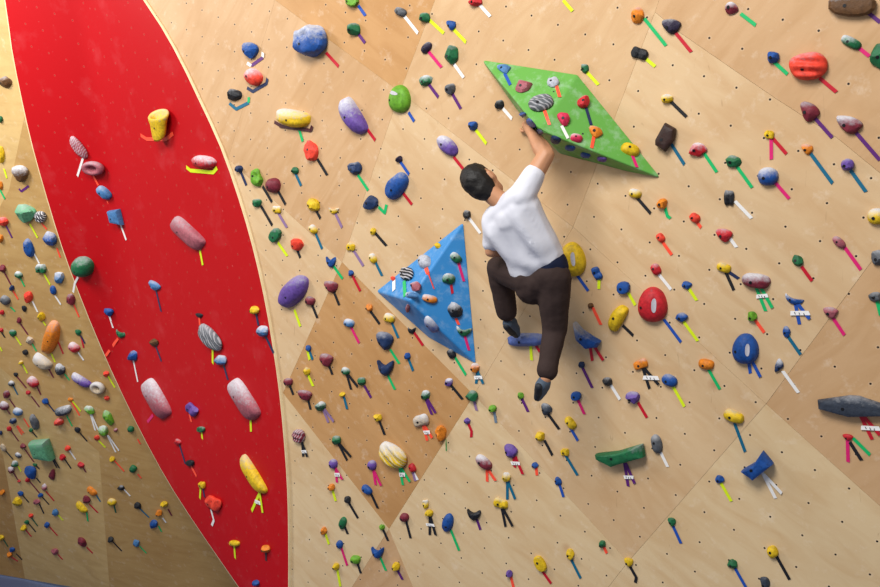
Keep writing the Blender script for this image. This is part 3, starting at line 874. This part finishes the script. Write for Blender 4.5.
def hold(it, i):
    q = it['h']; rnd = random.Random(i*7+3)
    P, n = hit(q['x'], q['y'])
    sc = P.y/F                                          # metres per photo pixel here
    w, h = q['w']*sc*1.0, q['h']*sc*.96
    if P.y > 8.6: w *= .93; h *= .93
    elif q['s'] in 'KRJ': w *= .97; h *= .97
    mn, mxx = min(w, h), max(w, h)
    d = {'S': .55, 'L': .42, 'P': .60, 'K': .70, 'C': .42, 'B': .45, 'O': .5, 'U': .6, 'H': .5, 'T': .42, 'N': .65, 'F': .5, 'R': .5}.get(q['s'], .5)*mn
    d = max(.012, min(d, .13))
    r = ray(q['x'], q['y']); kz = .45 if q['s'] == 'U' else .14
    t = (P+n*d*kz).dot(n)/r.dot(n); O = r*t-n*d*kz
    ex, ey = frame(n)
    a = math.radians(-q['a'])
    fine = mxx > .13
    if q['s'] == 'O': bm = ring_mesh(w, h, d)
    elif q['s'] == 'U': bm = cup_mesh(w, h, d)
    else: bm = hold_mesh(q['s'], w, h, d, rnd, fine)
    bmesh.ops.rotate(bm, verts=bm.verts, cent=(0, 0, 0), matrix=Matrix.Rotation(a, 3, 'Z'))
    # outline as drawn on the wall: undo most of the slant of the surface
    def onp(x, y):
        e = ray(x, y); return e*(P.dot(n)/e.dot(n))
    du = (onp(q['x']+1, q['y'])-onp(q['x']-1, q['y']))/(2*sc); dv = (onp(q['x'], q['y']-1)-onp(q['x'], q['y']+1))/(2*sc)
    bl = .75
    B = Matrix(((1+bl*(du.dot(ex)-1), bl*dv.dot(ex), 0), (bl*du.dot(ey), 1+bl*(dv.dot(ey)-1), 0), (0, 0, 1)))
    bmesh.ops.transform(bm, verts=bm.verts, matrix=B.to_4x4())
    RB = B @ Matrix.Rotation(a, 3, 'Z')
    M = Matrix((( ex.x, ey.x, n.x, O.x), (ex.y, ey.y, n.y, O.y), (ex.z, ey.z, n.z, O.z), (0, 0, 0, 1)))
    big = mxx > .078
    q['name'] = 'climbing_hold' if big else 'foothold'
    bm.faces.ensure_lookup_table()
    zt = BVHTree.FromBMesh(bm)
    bm2 = bm
    facet = q['s'] in 'RBT'
    o = mesh_obj(q['name'], bm2, hold_mat(q['c'], q['k'], q['s'] == 'F' and q['c'] != 'c'))
    if q['s'] in 'RKTCJDBQVXYZM': o.data.set_sharp_from_angle(angle=math.radians(24))
    o.matrix_world = M
    q['size'] = mxx
    # bolt in its socket
    if max(q['w'], q['h']) > 6.6 and q['s'] != 'O':
        bx, by = (-.12*w, -.08*h)
        if q['s'] == 'U': bx, by = 0, -.1*h
        if q['s'] == 'L': bx, by = -.3*w, -.05*h
        v = RB @ Vector((bx, by, 0)) if q['s'] != 'N' else RB @ Vector((0, -.15*h, 0))
        loc, nn, _, _ = zt.ray_cast(Vector((v.x, v.y, 1)), Vector((0, 0, -1)))
        if loc:
            nn = nn if nn.z > 0 else -nn
            rb = min(.0105, .15*mn)
            b = bmesh.new(); bmesh.ops.create_cone(b, cap_ends=True, segments=12, radius1=rb, radius2=rb*.8, depth=.008)
            rot = Vector((0, 0, 1)).rotation_difference(nn).to_matrix().to_4x4()
            bmesh.ops.transform(b, verts=b.verts, matrix=Matrix.Translation(loc-nn*.002) @ rot)
            mesh_obj('bolt', b, BOLT, o, smooth=False)
    if q['s'] == 'L':                                    # pale chalk-filled slot, set into the dome
        b = bmesh.new(); N = 20; R = []
        for s in (1.0, .5):
            R.append([(s*math.cos(2*math.pi*k/N), s*math.sin(2*math.pi*k/N)) for k in range(N)])
        vs = []
        for ring in R:
            rr = []
            for x, y in ring:
                e = Vector(((.32+.16*x)*w/2, (.05+.40*math.copysign(abs(y)**.7, y))*h/2, 0)) if q['c'] != 'i' else Vector(((-.25+.46*x-.1*y)*w/2, (.42+.15*y-.06*x)*h/2, 0)); e = RB @ e
                loc, nn, _, _ = zt.ray_cast(Vector((e.x, e.y, 1)), Vector((0, 0, -1)))
                rr.append(b.verts.new((loc or e)+Vector((0, 0, .0025))))
            vs.append(rr)
        for k in range(N): b.faces.new([vs[0][k], vs[0][(k+1) % N], vs[1][(k+1) % N], vs[1][k]])
        b.faces.new(vs[1])
        s = mesh_obj('slot', b, SLOT, o); s['label'] = 'pale chalky slot'
    return o

def ribbon(pts, width, th=.0014):
    """tape: a thin strip through world points lying on a wall face"""
    P, n = pts[0][0], pts[0][1]
    bm = bmesh.new(); prev = None
    L = [p[0] for p in pts]
    S = []
    for a, b in zip(L, L[1:]):
        for k in range(2): S.append(a.lerp(b, k/2))
    S.append(L[-1])
    rnd = random.Random(int(P.x*1000)); lift = .0035+.0012*rnd.random()
    for i, p in enumerate(S):
        a = S[max(0, i-1)]; b = S[min(len(S)-1, i+1)]; t = (b-a).normalized(); s = n.cross(t)*width/2
        z = n*lift
        sk = t*width*(rnd.random()-.5)*.4 if i in (0, len(S)-1) else Vector()
        cur = [bm.verts.new(p+s+z+sk), bm.verts.new(p-s+z-sk), bm.verts.new(p-s+z-n*th-sk), bm.verts.new(p+s+z-n*th+sk)]
        if prev:
            for k in range(4): bm.faces.new([prev[k], prev[(k+1) % 4], cur[(k+1) % 4], cur[k]])
        else: bm.faces.new(cur)
        prev = cur
    bm.faces.new(list(reversed(prev)))
    bmesh.ops.recalc_face_normals(bm, faces=bm.faces)
    return bm
def localise(bm, M):
    bmesh.ops.transform(bm, verts=bm.verts, matrix=M.inverted()); return bm

def tapes(it):
    """tape pieces of one hold -> things: one per colour run"""
    out = []; ts = it['t']; groups = []
    for t in ts:
        if groups and groups[-1][0] == t[0]: groups[-1][1].append(t)
        elif any(g[0] == t[0] for g in groups): [g for g in groups if g[0] == t[0]][0][1].append(t)
        else: groups.append((t[0], [t]))
    for gi, (c, segs) in enumerate(groups):
        if it['h'] and len(segs[0]) == 5:                 # tuck the upper end under the hold
            fixed = []
            for k, s in enumerate(segs):
                if math.hypot(s[1]-it['h']['x'], s[2]-it['h']['y']) < .62*max(it['h']['w'], it['h']['h'])+1 and s[4] > s[2]+2:
                    L = math.hypot(s[3]-s[1], s[4]-s[2]); s = (s[0], s[1]-(s[3]-s[1])/L*1.5, s[2]-(s[4]-s[2])/L*1.5, s[3], s[4])
                fixed.append(s)
            segs = fixed
        chains = []
        for s in segs:
            if chains and math.hypot(chains[-1][-1][0]-s[1], chains[-1][-1][1]-s[2]) < .8: chains[-1].append((s[3], s[4]))
            else: chains.append([(s[1], s[2]), (s[3], s[4])])
        P0, n0 = hit(*chains[0][0]); ex, ey = frame(n0)
        M = Matrix(((ex.x, ey.x, n0.x, P0.x), (ex.y, ey.y, n0.y, P0.y), (ex.z, ey.z, n0.z, P0.z), (0, 0, 0, 1)))
        d0 = lambda x, y: ray(x, y)*(P0.dot(n0)/ray(x, y).dot(n0))
        x0, y0 = chains[0][0]; du = (d0(x0+1, y0)-d0(x0-1, y0)).length/2/(P0.y/F)
        width = .0182*min(1.8, max(1, du))
        mats = tape_mat(c)
        papers = it['w'] if gi == 0 else []
        def pts(ch):
            r = []
            for (x, y), (x2, y2) in zip(ch, ch[1:]):
                for k in range(4):
                    u, v = x+(x2-x)*k/4, y+(y2-y)*k/4
                    d = ray(u, v); p = d*(P0.dot(n0)/d.dot(n0)); g, gn = hit(u, v)
                    r.append((g if abs((g-p).dot(n0)) < .14 else p, n0))
            x, y = ch[-1]; d = ray(x, y); p = d*(P0.dot(n0)/d.dot(n0)); g, gn = hit(x, y)
            r.append((g if abs((g-p).dot(n0)) < .14 else p, n0))
            return r
        if len(chains) == 1 and not papers:
            o = mesh_obj('tape_strip', localise(ribbon(pts(chains[0]), width), M), mats, smooth=False); o.matrix_world = M; kind = 'tape'
        else:
            o = empty('tape_marker', M); kind = 'start' if papers else 'pair'
            for k, ch in enumerate(chains):
                p = pts(ch)
                if k: p = [(a+n*.002, n) for a, n in p]
                b = ribbon(p, width)
                if k:
                    bmesh.ops.translate(b, verts=b.verts, vec=n0*.0022)
                mesh_obj('tape_strip', localise(b, M), mats, o, smooth=False)
            for x, y, w, h in papers:
                d = ray(x, y); c0 = d*(P0.dot(n0)/d.dot(n0)); s = c0.y/F
                b = ribbon([(c0-ex*w*s*.52-ey*.004, n0), (c0+ex*w*s*.52+ey*.010, n0)], h*s)
                bmesh.ops.translate(b, verts=b.verts, vec=n0*.006)
                pp = mesh_obj('paper_label', localise(b, M), PAPER, o, smooth=False); pp['label'] = 'white paper label across the tapes'
                b = bmesh.new()                            # scribbled marker strokes
                rnd = random.Random(int(x*10))
                for k in range(3):
                    u = (-.5+k*.42)*w*s*.6; a0 = c0+ex*u+ey*(h*s*.25); a1 = c0+ex*(u+.004)-ey*(h*s*.22)
                    q = ribbon([(a0, n0), (a1+ex*.006*(rnd.random()-.3), n0)], .0035); bmesh.ops.translate(q, verts=q.verts, vec=n0*.0085)
                    me = bpy.data.meshes.new('x'); q.to_mesh(me); q.free(); b.from_mesh(me); bpy.data.meshes.remove(me)
                mesh_obj('handwriting', localise(b, M), INK, pp, smooth=False)
                pp.children[0].matrix_parent_inverse = Matrix()
        out.append((o, c, kind, chains))
    return out

things = []
for i, it in enumerate(rows):
    H = hold(it, i) if it['h'] else None
    T = tapes(it)
    if H: it['o'] = H
    it['T'] = T

# ---------------------------------------------------------------- labels
def region(x, y):
    # which surface
    def inside(L, R):
        for k in range(len(L)-1):
            if L[k][1] <= y < L[k+1][1]:
                t = (y-L[k][1])/(L[k+1][1]-L[k][1])
                return L[k][0]+(L[k+1][0]-L[k][0])*t, R[k][0]+(R[k+1][0]-R[k][0])*t
        return 0, 0
    l, r = inside(RL, RR)
    v = 'top' if y < 120 else 'upper' if y < 250 else 'middle' if y < 380 else 'lower' if y < 500 else 'bottom'
    if x < l: return v+' left side wall'
    if x < r: return v+' red panel'
    def tri(P):
        c = False
        for i in range(len(P)):
            a, b = P[i], P[i-1]
            if (a[1] > y) != (b[1] > y) and x < (b[0]-a[0])*(y-a[1])/(b[1]-a[1])+a[0]: c = not c
        return c
    if tri([(485,62),(578,76),(655,175),(560,152),(519,112)]): return 'green volume'
    if tri([(463,225),(475,361),(430,337),(379,291)]): return 'blue volume'
    u = 'left' if x < 400 else 'centre' if x < 560 else 'right' if x < 720 else 'far right'
    return v+' '+u+' plywood'
def size(q):
    m = math.sqrt(q['w']*q['h'])*(1.6 if q['x'] < 130 else 1)
    return 'huge' if m > 27 else 'big' if m > 18 else 'medium' if m > 12.5 else 'small' if m > 8 else 'tiny'
def desc(q): return '%s%s %s %s' % ('chalky ' if q['k'] == 2 else '', size(q), HN[q['c']], SHAPE[q['s']])
HS = [it for it in rows if it['h']]
def rel(a, b):
    dx, dy = a[0]-b[0], a[1]-b[1]
    return ('right of' if dx > 0 else 'left of') if abs(dx) > abs(dy) else ('below' if dy > 0 else 'above')
def count(f):
    c = {}
    for it in HS: c.setdefault(f(it), []).append(it)
    return c
def dedup(cands, key):
    """first of each item's candidate phrases that no other item carries"""
    used = {}; res = [None]*len(cands)
    depth = max(len(c) for c in cands)
    for lv in range(depth):
        cnt = {}
        for i, c in enumerate(cands):
            if lv < len(c): cnt[c[lv]] = cnt.get(c[lv], 0)+1
        for i, c in enumerate(cands):
            if res[i] is None and lv < len(c) and cnt[c[lv]] == 1 and c[lv] not in used and 4 <= len(c[lv].replace('-', ' ').split()) <= 16:
                res[i] = c[lv]; used[c[lv]] = 1
    for i, c in enumerate(cands):
        if res[i] is None:
            k = 0
            while True:
                ex = ['upper ', 'lower ', 'leftmost ', 'rightmost ', 'uppermost ', 'lowest '][k % 6]; s = ex+c[-1]
                if s not in used: break
                k += 1
                if k > 5: s = ex+c[-2]; break
            res[i] = s; used[s] = 1; print('DUP', s)
    return res
cands = []
for it in HS:
    q = it['h']; d = desc(q); g = region(q['x'], q['y'])
    tn = []
    for o, c, kind, ch in it['T']:
        if TN[c] not in tn: tn.append(TN[c])
    tp = (' with '+' and '.join(tn[:2])+' tape') if tn else ' without tape'
    near = sorted((math.hypot(p['h']['x']-q['x'], p['h']['y']-q['y']), k) for k, p in enumerate(HS) if p is not it)[:5]
    c = [d+' hold'+tp+' on '+g]
    for _, k in near:
        p = HS[k]['h']; r = rel((q['x'], q['y']), (p['x'], p['y']))
        c.append('%s hold%s %s %s %s one, %s' % (d, tp, r, size(p), HN[p['c']], g))
        c.append('%s hold%s %s %s %s' % (d, tp, r, size(p), HN[p['c']]+' one'))
    cands.append(c)
for it, s in zip(HS, dedup(cands, 0)):
    n = it['h']['name']
    tag(it['o'], s, 'climbing hold' if n == 'climbing_hold' else 'foothold', 'resin climbing holds bolted to the walls' if n == 'climbing_hold' else 'small footholds screwed to the walls')
cands = []; items = []
for it in rows:
    for j, (o, c, kind, ch) in enumerate(it['T']):
        word = {'tape': 'tape strip', 'pair': 'tape pair', 'start': 'tape fork with paper label'}[kind]
        x, y = ch[0][0]; g = region(x, y); q = it['h']
        bent = 'bent ' if kind == 'tape' and len(ch[0]) > 2 else ''
        L = math.hypot(ch[0][-1][0]-x, ch[0][-1][1]-y); ln = 'long' if L > 21 else 'short' if L < 11 else ''
        pre = ' '.join((ln+' '+bent+TN[c]+' '+word).split())
        if q:
            sh = '%s %s %s' % (size(q), HN[q['c']], SHAPE[q['s']])
            cs = ['%s below %s hold, %s' % (pre, sh, g), '%s below %s hold, %s' % (pre, desc(q), g)]
            near = sorted((math.hypot(p['h']['x']-q['x'], p['h']['y']-q['y']), k) for k, p in enumerate(HS) if p is not it)[:5]
            cs.append('%s below %s, %s' % (pre.replace('tape fork with paper label', 'tape fork and label'), sh, g))
            for _, k in near:
                p = HS[k]['h']; cs.append('%s below %s hold, %s %s %s one' % (pre, sh, rel((q['x'], q['y']), (p['x'], p['y'])), size(p), HN[p['c']]))
                cs.append('%s below %s %s hold, %s %s one, %s' % (pre, HN[q['c']], SHAPE[q['s']], rel((q['x'], q['y']), (p['x'], p['y'])), HN[p['c']], g))
        else: cs = ['%s on bare plywood, %s, no hold in sight' % (pre, g), '%s alone on %s' % (pre, g)]
        cands.append(cs); items.append((o, kind))
for (o, kind), s in zip(items, dedup(cands, 0)):
    tag(o, s, 'tape' if kind == 'tape' else 'tape marker', 'coloured route tapes on the walls' if kind == 'tape' else 'forked start tapes on the walls')
# ---------------------------------------------------------------- the climber
def PT(px, py, d): return ray(px, py)*d
def blob(segs, voxel, name, mat, parent, M, smooth=6, squash=None, warp=None):
    """one continuous skin over tapered limbs: segs = (p, rp, q, rq)"""
    bm = bmesh.new()
    for p, r, q, s in segs:
        L = (q-p).length; n = max(2, int(L/(min(r, s)*.18))+1)
        for i in range(n):
            t = i/(n-1); c = p.lerp(q, t); R = r+(s-r)*t
            bmesh.ops.create_icosphere(bm, subdivisions=2, radius=R, matrix=Matrix.Translation(c))
    me = bpy.data.meshes.new(name); bm.to_mesh(me); bm.free()
    o = link(bpy.data.objects.new('tmp', me))
    m = o.modifiers.new('r', 'REMESH'); m.mode = 'VOXEL'; m.voxel_size = voxel
    m = o.modifiers.new('s', 'SMOOTH'); m.iterations = smooth; m.factor = .6
    dg = bpy.context.evaluated_depsgraph_get()
    me2 = bpy.data.meshes.new_from_object(o.evaluated_get(dg))
    bpy.data.objects.remove(o); bpy.data.meshes.remove(me)
    if warp:
        for v in me2.vertices: v.co = warp(v.co.copy(), v.normal)
    me2.transform(M.inverted()); me2.name = name
    me2.materials.clear(); me2.materials.append(mat)
    me2.polygons.foreach_set('use_smooth', [True]*len(me2.polygons))
    return link(bpy.data.objects.new(name, me2), parent)
SKIN = plain('skin', 'C08A66', .5, .05, 60, .35, .1)
SHIRT = plain('white_cotton', 'D2D2DA', .85, .1, 120, .1, .03)
PANTS = plain('dark_brown_cotton', '3A2D2A', .8, .25, 90, .15, .2)
HAIR = plain('black_hair', '16120F', .55, .6, 160, .35, .3)
BAND = plain('navy_waistband', '1C2238', .8, .1, 60, .1)
SHOE = plain('slate_shoe', '4A5868', .6, .15, 60, .3)
SOLE = plain('dark_rubber', '23262C', .6, .1, 60, .3)
LACE = plain('dark_lace', '1E222A', .7)

nose_dir = None
rsh = PT(521, 197, 4.86); lsh = PT(494, 221, 5.03)
relb = PT(546, 155, 4.86); rwri = PT(533, 136, 4.97); 
lelb = PT(491, 251, 5.12); lwri = PT(512, 252, 5.33)
neck = PT(505, 205, 4.95); chest = PT(513, 218, 4.97); waist = PT(529, 245, 5.0); pelv = PT(541, 270, 5.05)
head = PT(482, 183, 4.98)
up = (head-neck).normalized()                            # crown direction
fw = Vector((.62, .70, .30)); fw = (fw-up*fw.dot(up)).normalized()      # where the face looks: wall and up to the hand
sd = up.cross(fw)
rhip = PT(553, 278, 5.0); lhip = PT(529, 278, 5.10)
lkne = PT(499, 268, 5.36); lank = PT(508, 318, 5.50)
rkne = PT(555, 330, 5.10); rank = PT(546, 378, 5.02)
# hand holds the lower edge of the green volume
hp, hn = hit(527, 122); hd = hp.length
palm = PT(528, 126, hp.y-.03)
S = []
a = S.append
a((head+up*.035, .078, head-up*.005+fw*.02, .082)); a((head+fw*.03-up*.045, .062, head+fw*.055-up*.075, .045))
a((head-fw*.03+up*.02, .080, head-fw*.02-up*.01, .078))
a((neck+up*.0, .062, head-up*.06-fw*.02, .055))
for s in (1, -1):
    a((head+sd*s*.080-fw*.0+up*.005, .016, head+sd*s*.080-up*.03, .012))
a((head+fw*.098+up*.0, .010, head+fw*.108-up*.022, .014)); a((head+fw*.092-up*.05, .014, head+fw*.090-up*.052, .014))
a((head+fw*.082+up*.018+sd*.03, .012, head+fw*.082+up*.018-sd*.03, .012))
ax = (lsh-rsh).normalized()
a((rsh.lerp(neck, .3), .065, lsh.lerp(neck, .3), .065)); a((neck, .06, chest, .10))
for s in (-1, 1): a((chest+ax*s*.085, .095, waist+ax*s*.065, .085)); a((waist+ax*s*.06, .088, pelv+ax*s*.07, .085))
a((chest, .1, pelv, .088))
a((rsh, .062, relb, .050)); a((relb, .050, relb.lerp(rwri, .35), .053)); a((relb.lerp(rwri, .35), .053, rwri, .032)); a((rwri, .031, palm, .035))
a((lsh, .054, lelb, .038)); a((lelb, .039, lwri, .026)); 
lpalm = lwri+(lwri-lelb).normalized()*.07; a((lwri, .026, lpalm, .028))
a((rhip, .095, rkne, .062)); a((rkne, .058, rkne.lerp(rank, .35), .054)); a((rkne.lerp(rank, .35), .054, rank, .034))
a((lhip, .095, lkne, .062)); a((lkne, .058, lkne.lerp(lank, .35), .054)); a((lkne.lerp(lank, .35), .054, lank, .034))
lball = PT(514, 329, 5.58); rball = PT(541, 390, 5.06)
a((lank, .034, lball, .03)); a((rank, .034, rball, .03))
# fingers: four unequal curls over the edge, thumb off the side
def hand(pl, fwd, side, into, sgn=1):
    for k, (L, off) in enumerate(((.070, -.034), (.082, -.012), (.077, .011), (.060, .032))):
        b = pl+side*off+fwd*.028; m = b+fwd*L*.55+into*.010; e = m+fwd*L*.18+into*L*.42; e2 = e+into*L*.28-fwd*L*.10
        a((b, .0095, m, .0088)); a((m, .0088, e, .0082)); a((e, .0082, e2, .0075))
    b = pl-side*.026*sgn-fwd*.02; m = b-side*.030*sgn+fwd*.022; e = m-side*.008*sgn+fwd*.028+into*.012
    a((b, .012, m, .0105)); a((m, .0105, e, .009))
hf = (PT(525, 116, hp.y+.02)-palm).normalized(); hs = hf.cross(NRM).normalized()
hand(palm, hf, hs, -NRM)
lf = (lpalm-lwri).normalized(); ls = lf.cross(Vector((0, 0, 1))).normalized(); hand(lpalm, lf, Vector((0, 0, 1)), -NRM)
MB = Matrix.Translation(pelv)
root = empty('climber', MB)
tag(root, 'person in white shirt and dark brown trousers climbing, one arm reaching up to green volume', 'person')
blob(S, .0062, 'body', SKIN, root, MB, 4)
# hair cap: back, crown and sides
H = [(head-fw*.030+up*.035, .088, head-fw*.030-up*.02, .082), (head+up*.060+fw*.01, .076, head+up*.045+fw*.035, .066), (head-fw*.045-up*.03, .070, head-fw*.035-up*.062, .055), (head-fw*.02+up*.055, .084, head-fw*.02+up*.02, .086)]
def hw(co, n): return co+n*(.003*noise.noise(co*30)+.0012*noise.noise(co*120))
blob(H, .006, 'hair', HAIR, root, MB, 4, warp=hw)
# shirt
def fold(co, n):
    q = co-waist; s = (chest-waist).normalized()
    u = q.dot(ax); v = q.dot(s)
    k = max(0, min(1, (.26-abs(v-.02))/.15))*max(0, min(1, (v+.15)/.08))
    w = math.sin(u*52+v*14+1.6*noise.noise(co*3.5))*.0065+math.sin(u*30-v*9+2*noise.noise(co*3+Vector((7, 0, 0))))*.006
    return co+n*(w*k+.003*noise.noise(co*9))
sl = rsh.lerp(relb, .52); sleeveL = lsh.lerp(lelb, .72)
T = []
a = T.append
a((rsh.lerp(neck, .25), .080, lsh.lerp(neck, .25), .080))
a((neck.lerp(chest, .25), .078, chest, .125))
hem = PT(536, 261, 5.04)
for s in (-1, -.5, 0, .5, 1):
    a((chest+ax*s*.090, .118, waist+ax*s*.072, .112)); a((waist+ax*s*.072, .112, hem+ax*s*.078, .114))
a((rsh, .080, sl, .066)); a((lsh, .078, sleeveL, .064))
blob(T, .009, 'shirt', SHIRT, root, MB, 7, warp=fold)
# waistband and trousers
wb = PT(541, 271, 5.05)
blob([(wb+ax*s*.08, .106, wb+ax*s*.08-(waist-pelv).normalized()*.02, .106) for s in (-1, 0, 1)], .009, 'waistband', BAND, root, MB, 4)
def wr(co, n): return co+n*(.006*noise.noise(Vector((co.x*6, co.y*6, co.z*9)))+.002*noise.noise(co*30))
lc = lkne.lerp(lank, .86); rc = rkne.lerp(rank, .84)
G = []
a = G.append
pb = PT(541, 281, 5.05)
for s in (-1, 0, 1): a((pb+ax*s*.078, .108, pb+ax*s*.07-up*0, .108))
a((rhip, .110, rkne, .076)); a((rkne, .076, rkne.lerp(rc, .6), .064)); a((rkne.lerp(rc, .6), .064, rkne.lerp(rc, .92), .060)); a((rkne.lerp(rc, .92), .064, rc, .066)); 
a((lhip, .112, lkne, .084)); a((lkne, .082, lkne.lerp(lc, .6), .078)); a((lkne.lerp(lc, .6), .078, lc, .070))
blob(G, .009, 'trousers', PANTS, root, MB, 6, warp=wr)
for an, ball, back in ((lank, lball, 1), (rank, rball, 1)):
    dr = (ball-an); t = dr.normalized(); heel = an+t*.045-(NRM*-.03)
    sh = blob([(an+t*.03, .042, an+t*.055, .046), (heel, .038, ball, .042), (an+t*.06, .044, ball+t*.02, .036), (ball+t*.02, .036, ball+t*.055, .026)], .006, 'shoe', SHOE, root, MB, 4)
    sd2 = t.cross(NRM).normalized(); dn = t.cross(sd2).normalized()
    if dn.dot(NRM) < 0: dn = -dn
    blob([(heel+dn*.024, .026, ball+dn*.024, .030), (ball+dn*.02, .030, ball+t*.055+dn*.012, .020)], .006, 'sole', SOLE, sh, MB, 3)
    blob([(an+t*.045-NRM*-.040+sd2*.02, .006, an+t*.045-NRM*-.040-sd2*.02, .006), (an+t*.065-NRM*-.040+sd2*.022, .006, an+t*.065-NRM*-.040-sd2*.022, .006)], .003, 'lace', LACE, sh, MB, 1)
# ---------------------------------------------------------------- light and camera
def area(name, loc, to, sx, sy, power, col):
    L = bpy.data.lights.new(name, 'AREA'); L.shape = 'RECTANGLE'; L.size = sx; L.size_y = sy; L.energy = power; L.color = col
    o = link(bpy.data.objects.new(name, L)); o.location = loc
    o.rotation_euler = (Vector(to)-Vector(loc)).to_track_quat('-Z', 'Y').to_euler()
    return o
area('window_light', (-2.4, .5, 4.4), (-.6, 7, -.5), 3.2, 2.4, 590, (1, .98, .95))
area('skylight', (-7.2, 6.0, 3.7), (-5.0, 9, 1.2), 2.0, 2.0, 380, (1, .98, .96))
w = bpy.data.worlds.new('gym'); SC.world = w; w.use_nodes = True
w.node_tree.nodes['Background'].inputs[0].default_value = (.95, .97, 1, 1); w.node_tree.nodes['Background'].inputs[1].default_value = .36
cam = bpy.data.cameras.new('camera'); cam.sensor_width = 36; cam.lens = 36*F/880
co = link(bpy.data.objects.new('camera', cam)); co.rotation_euler = (math.radians(90), 0, 0); SC.camera = co
SC.view_settings.view_transform = 'Standard'; SC.view_settings.look = 'None'; SC.view_settings.gamma = 1; SC.view_settings.exposure = 0
SC.view_settings.use_curve_mapping = False
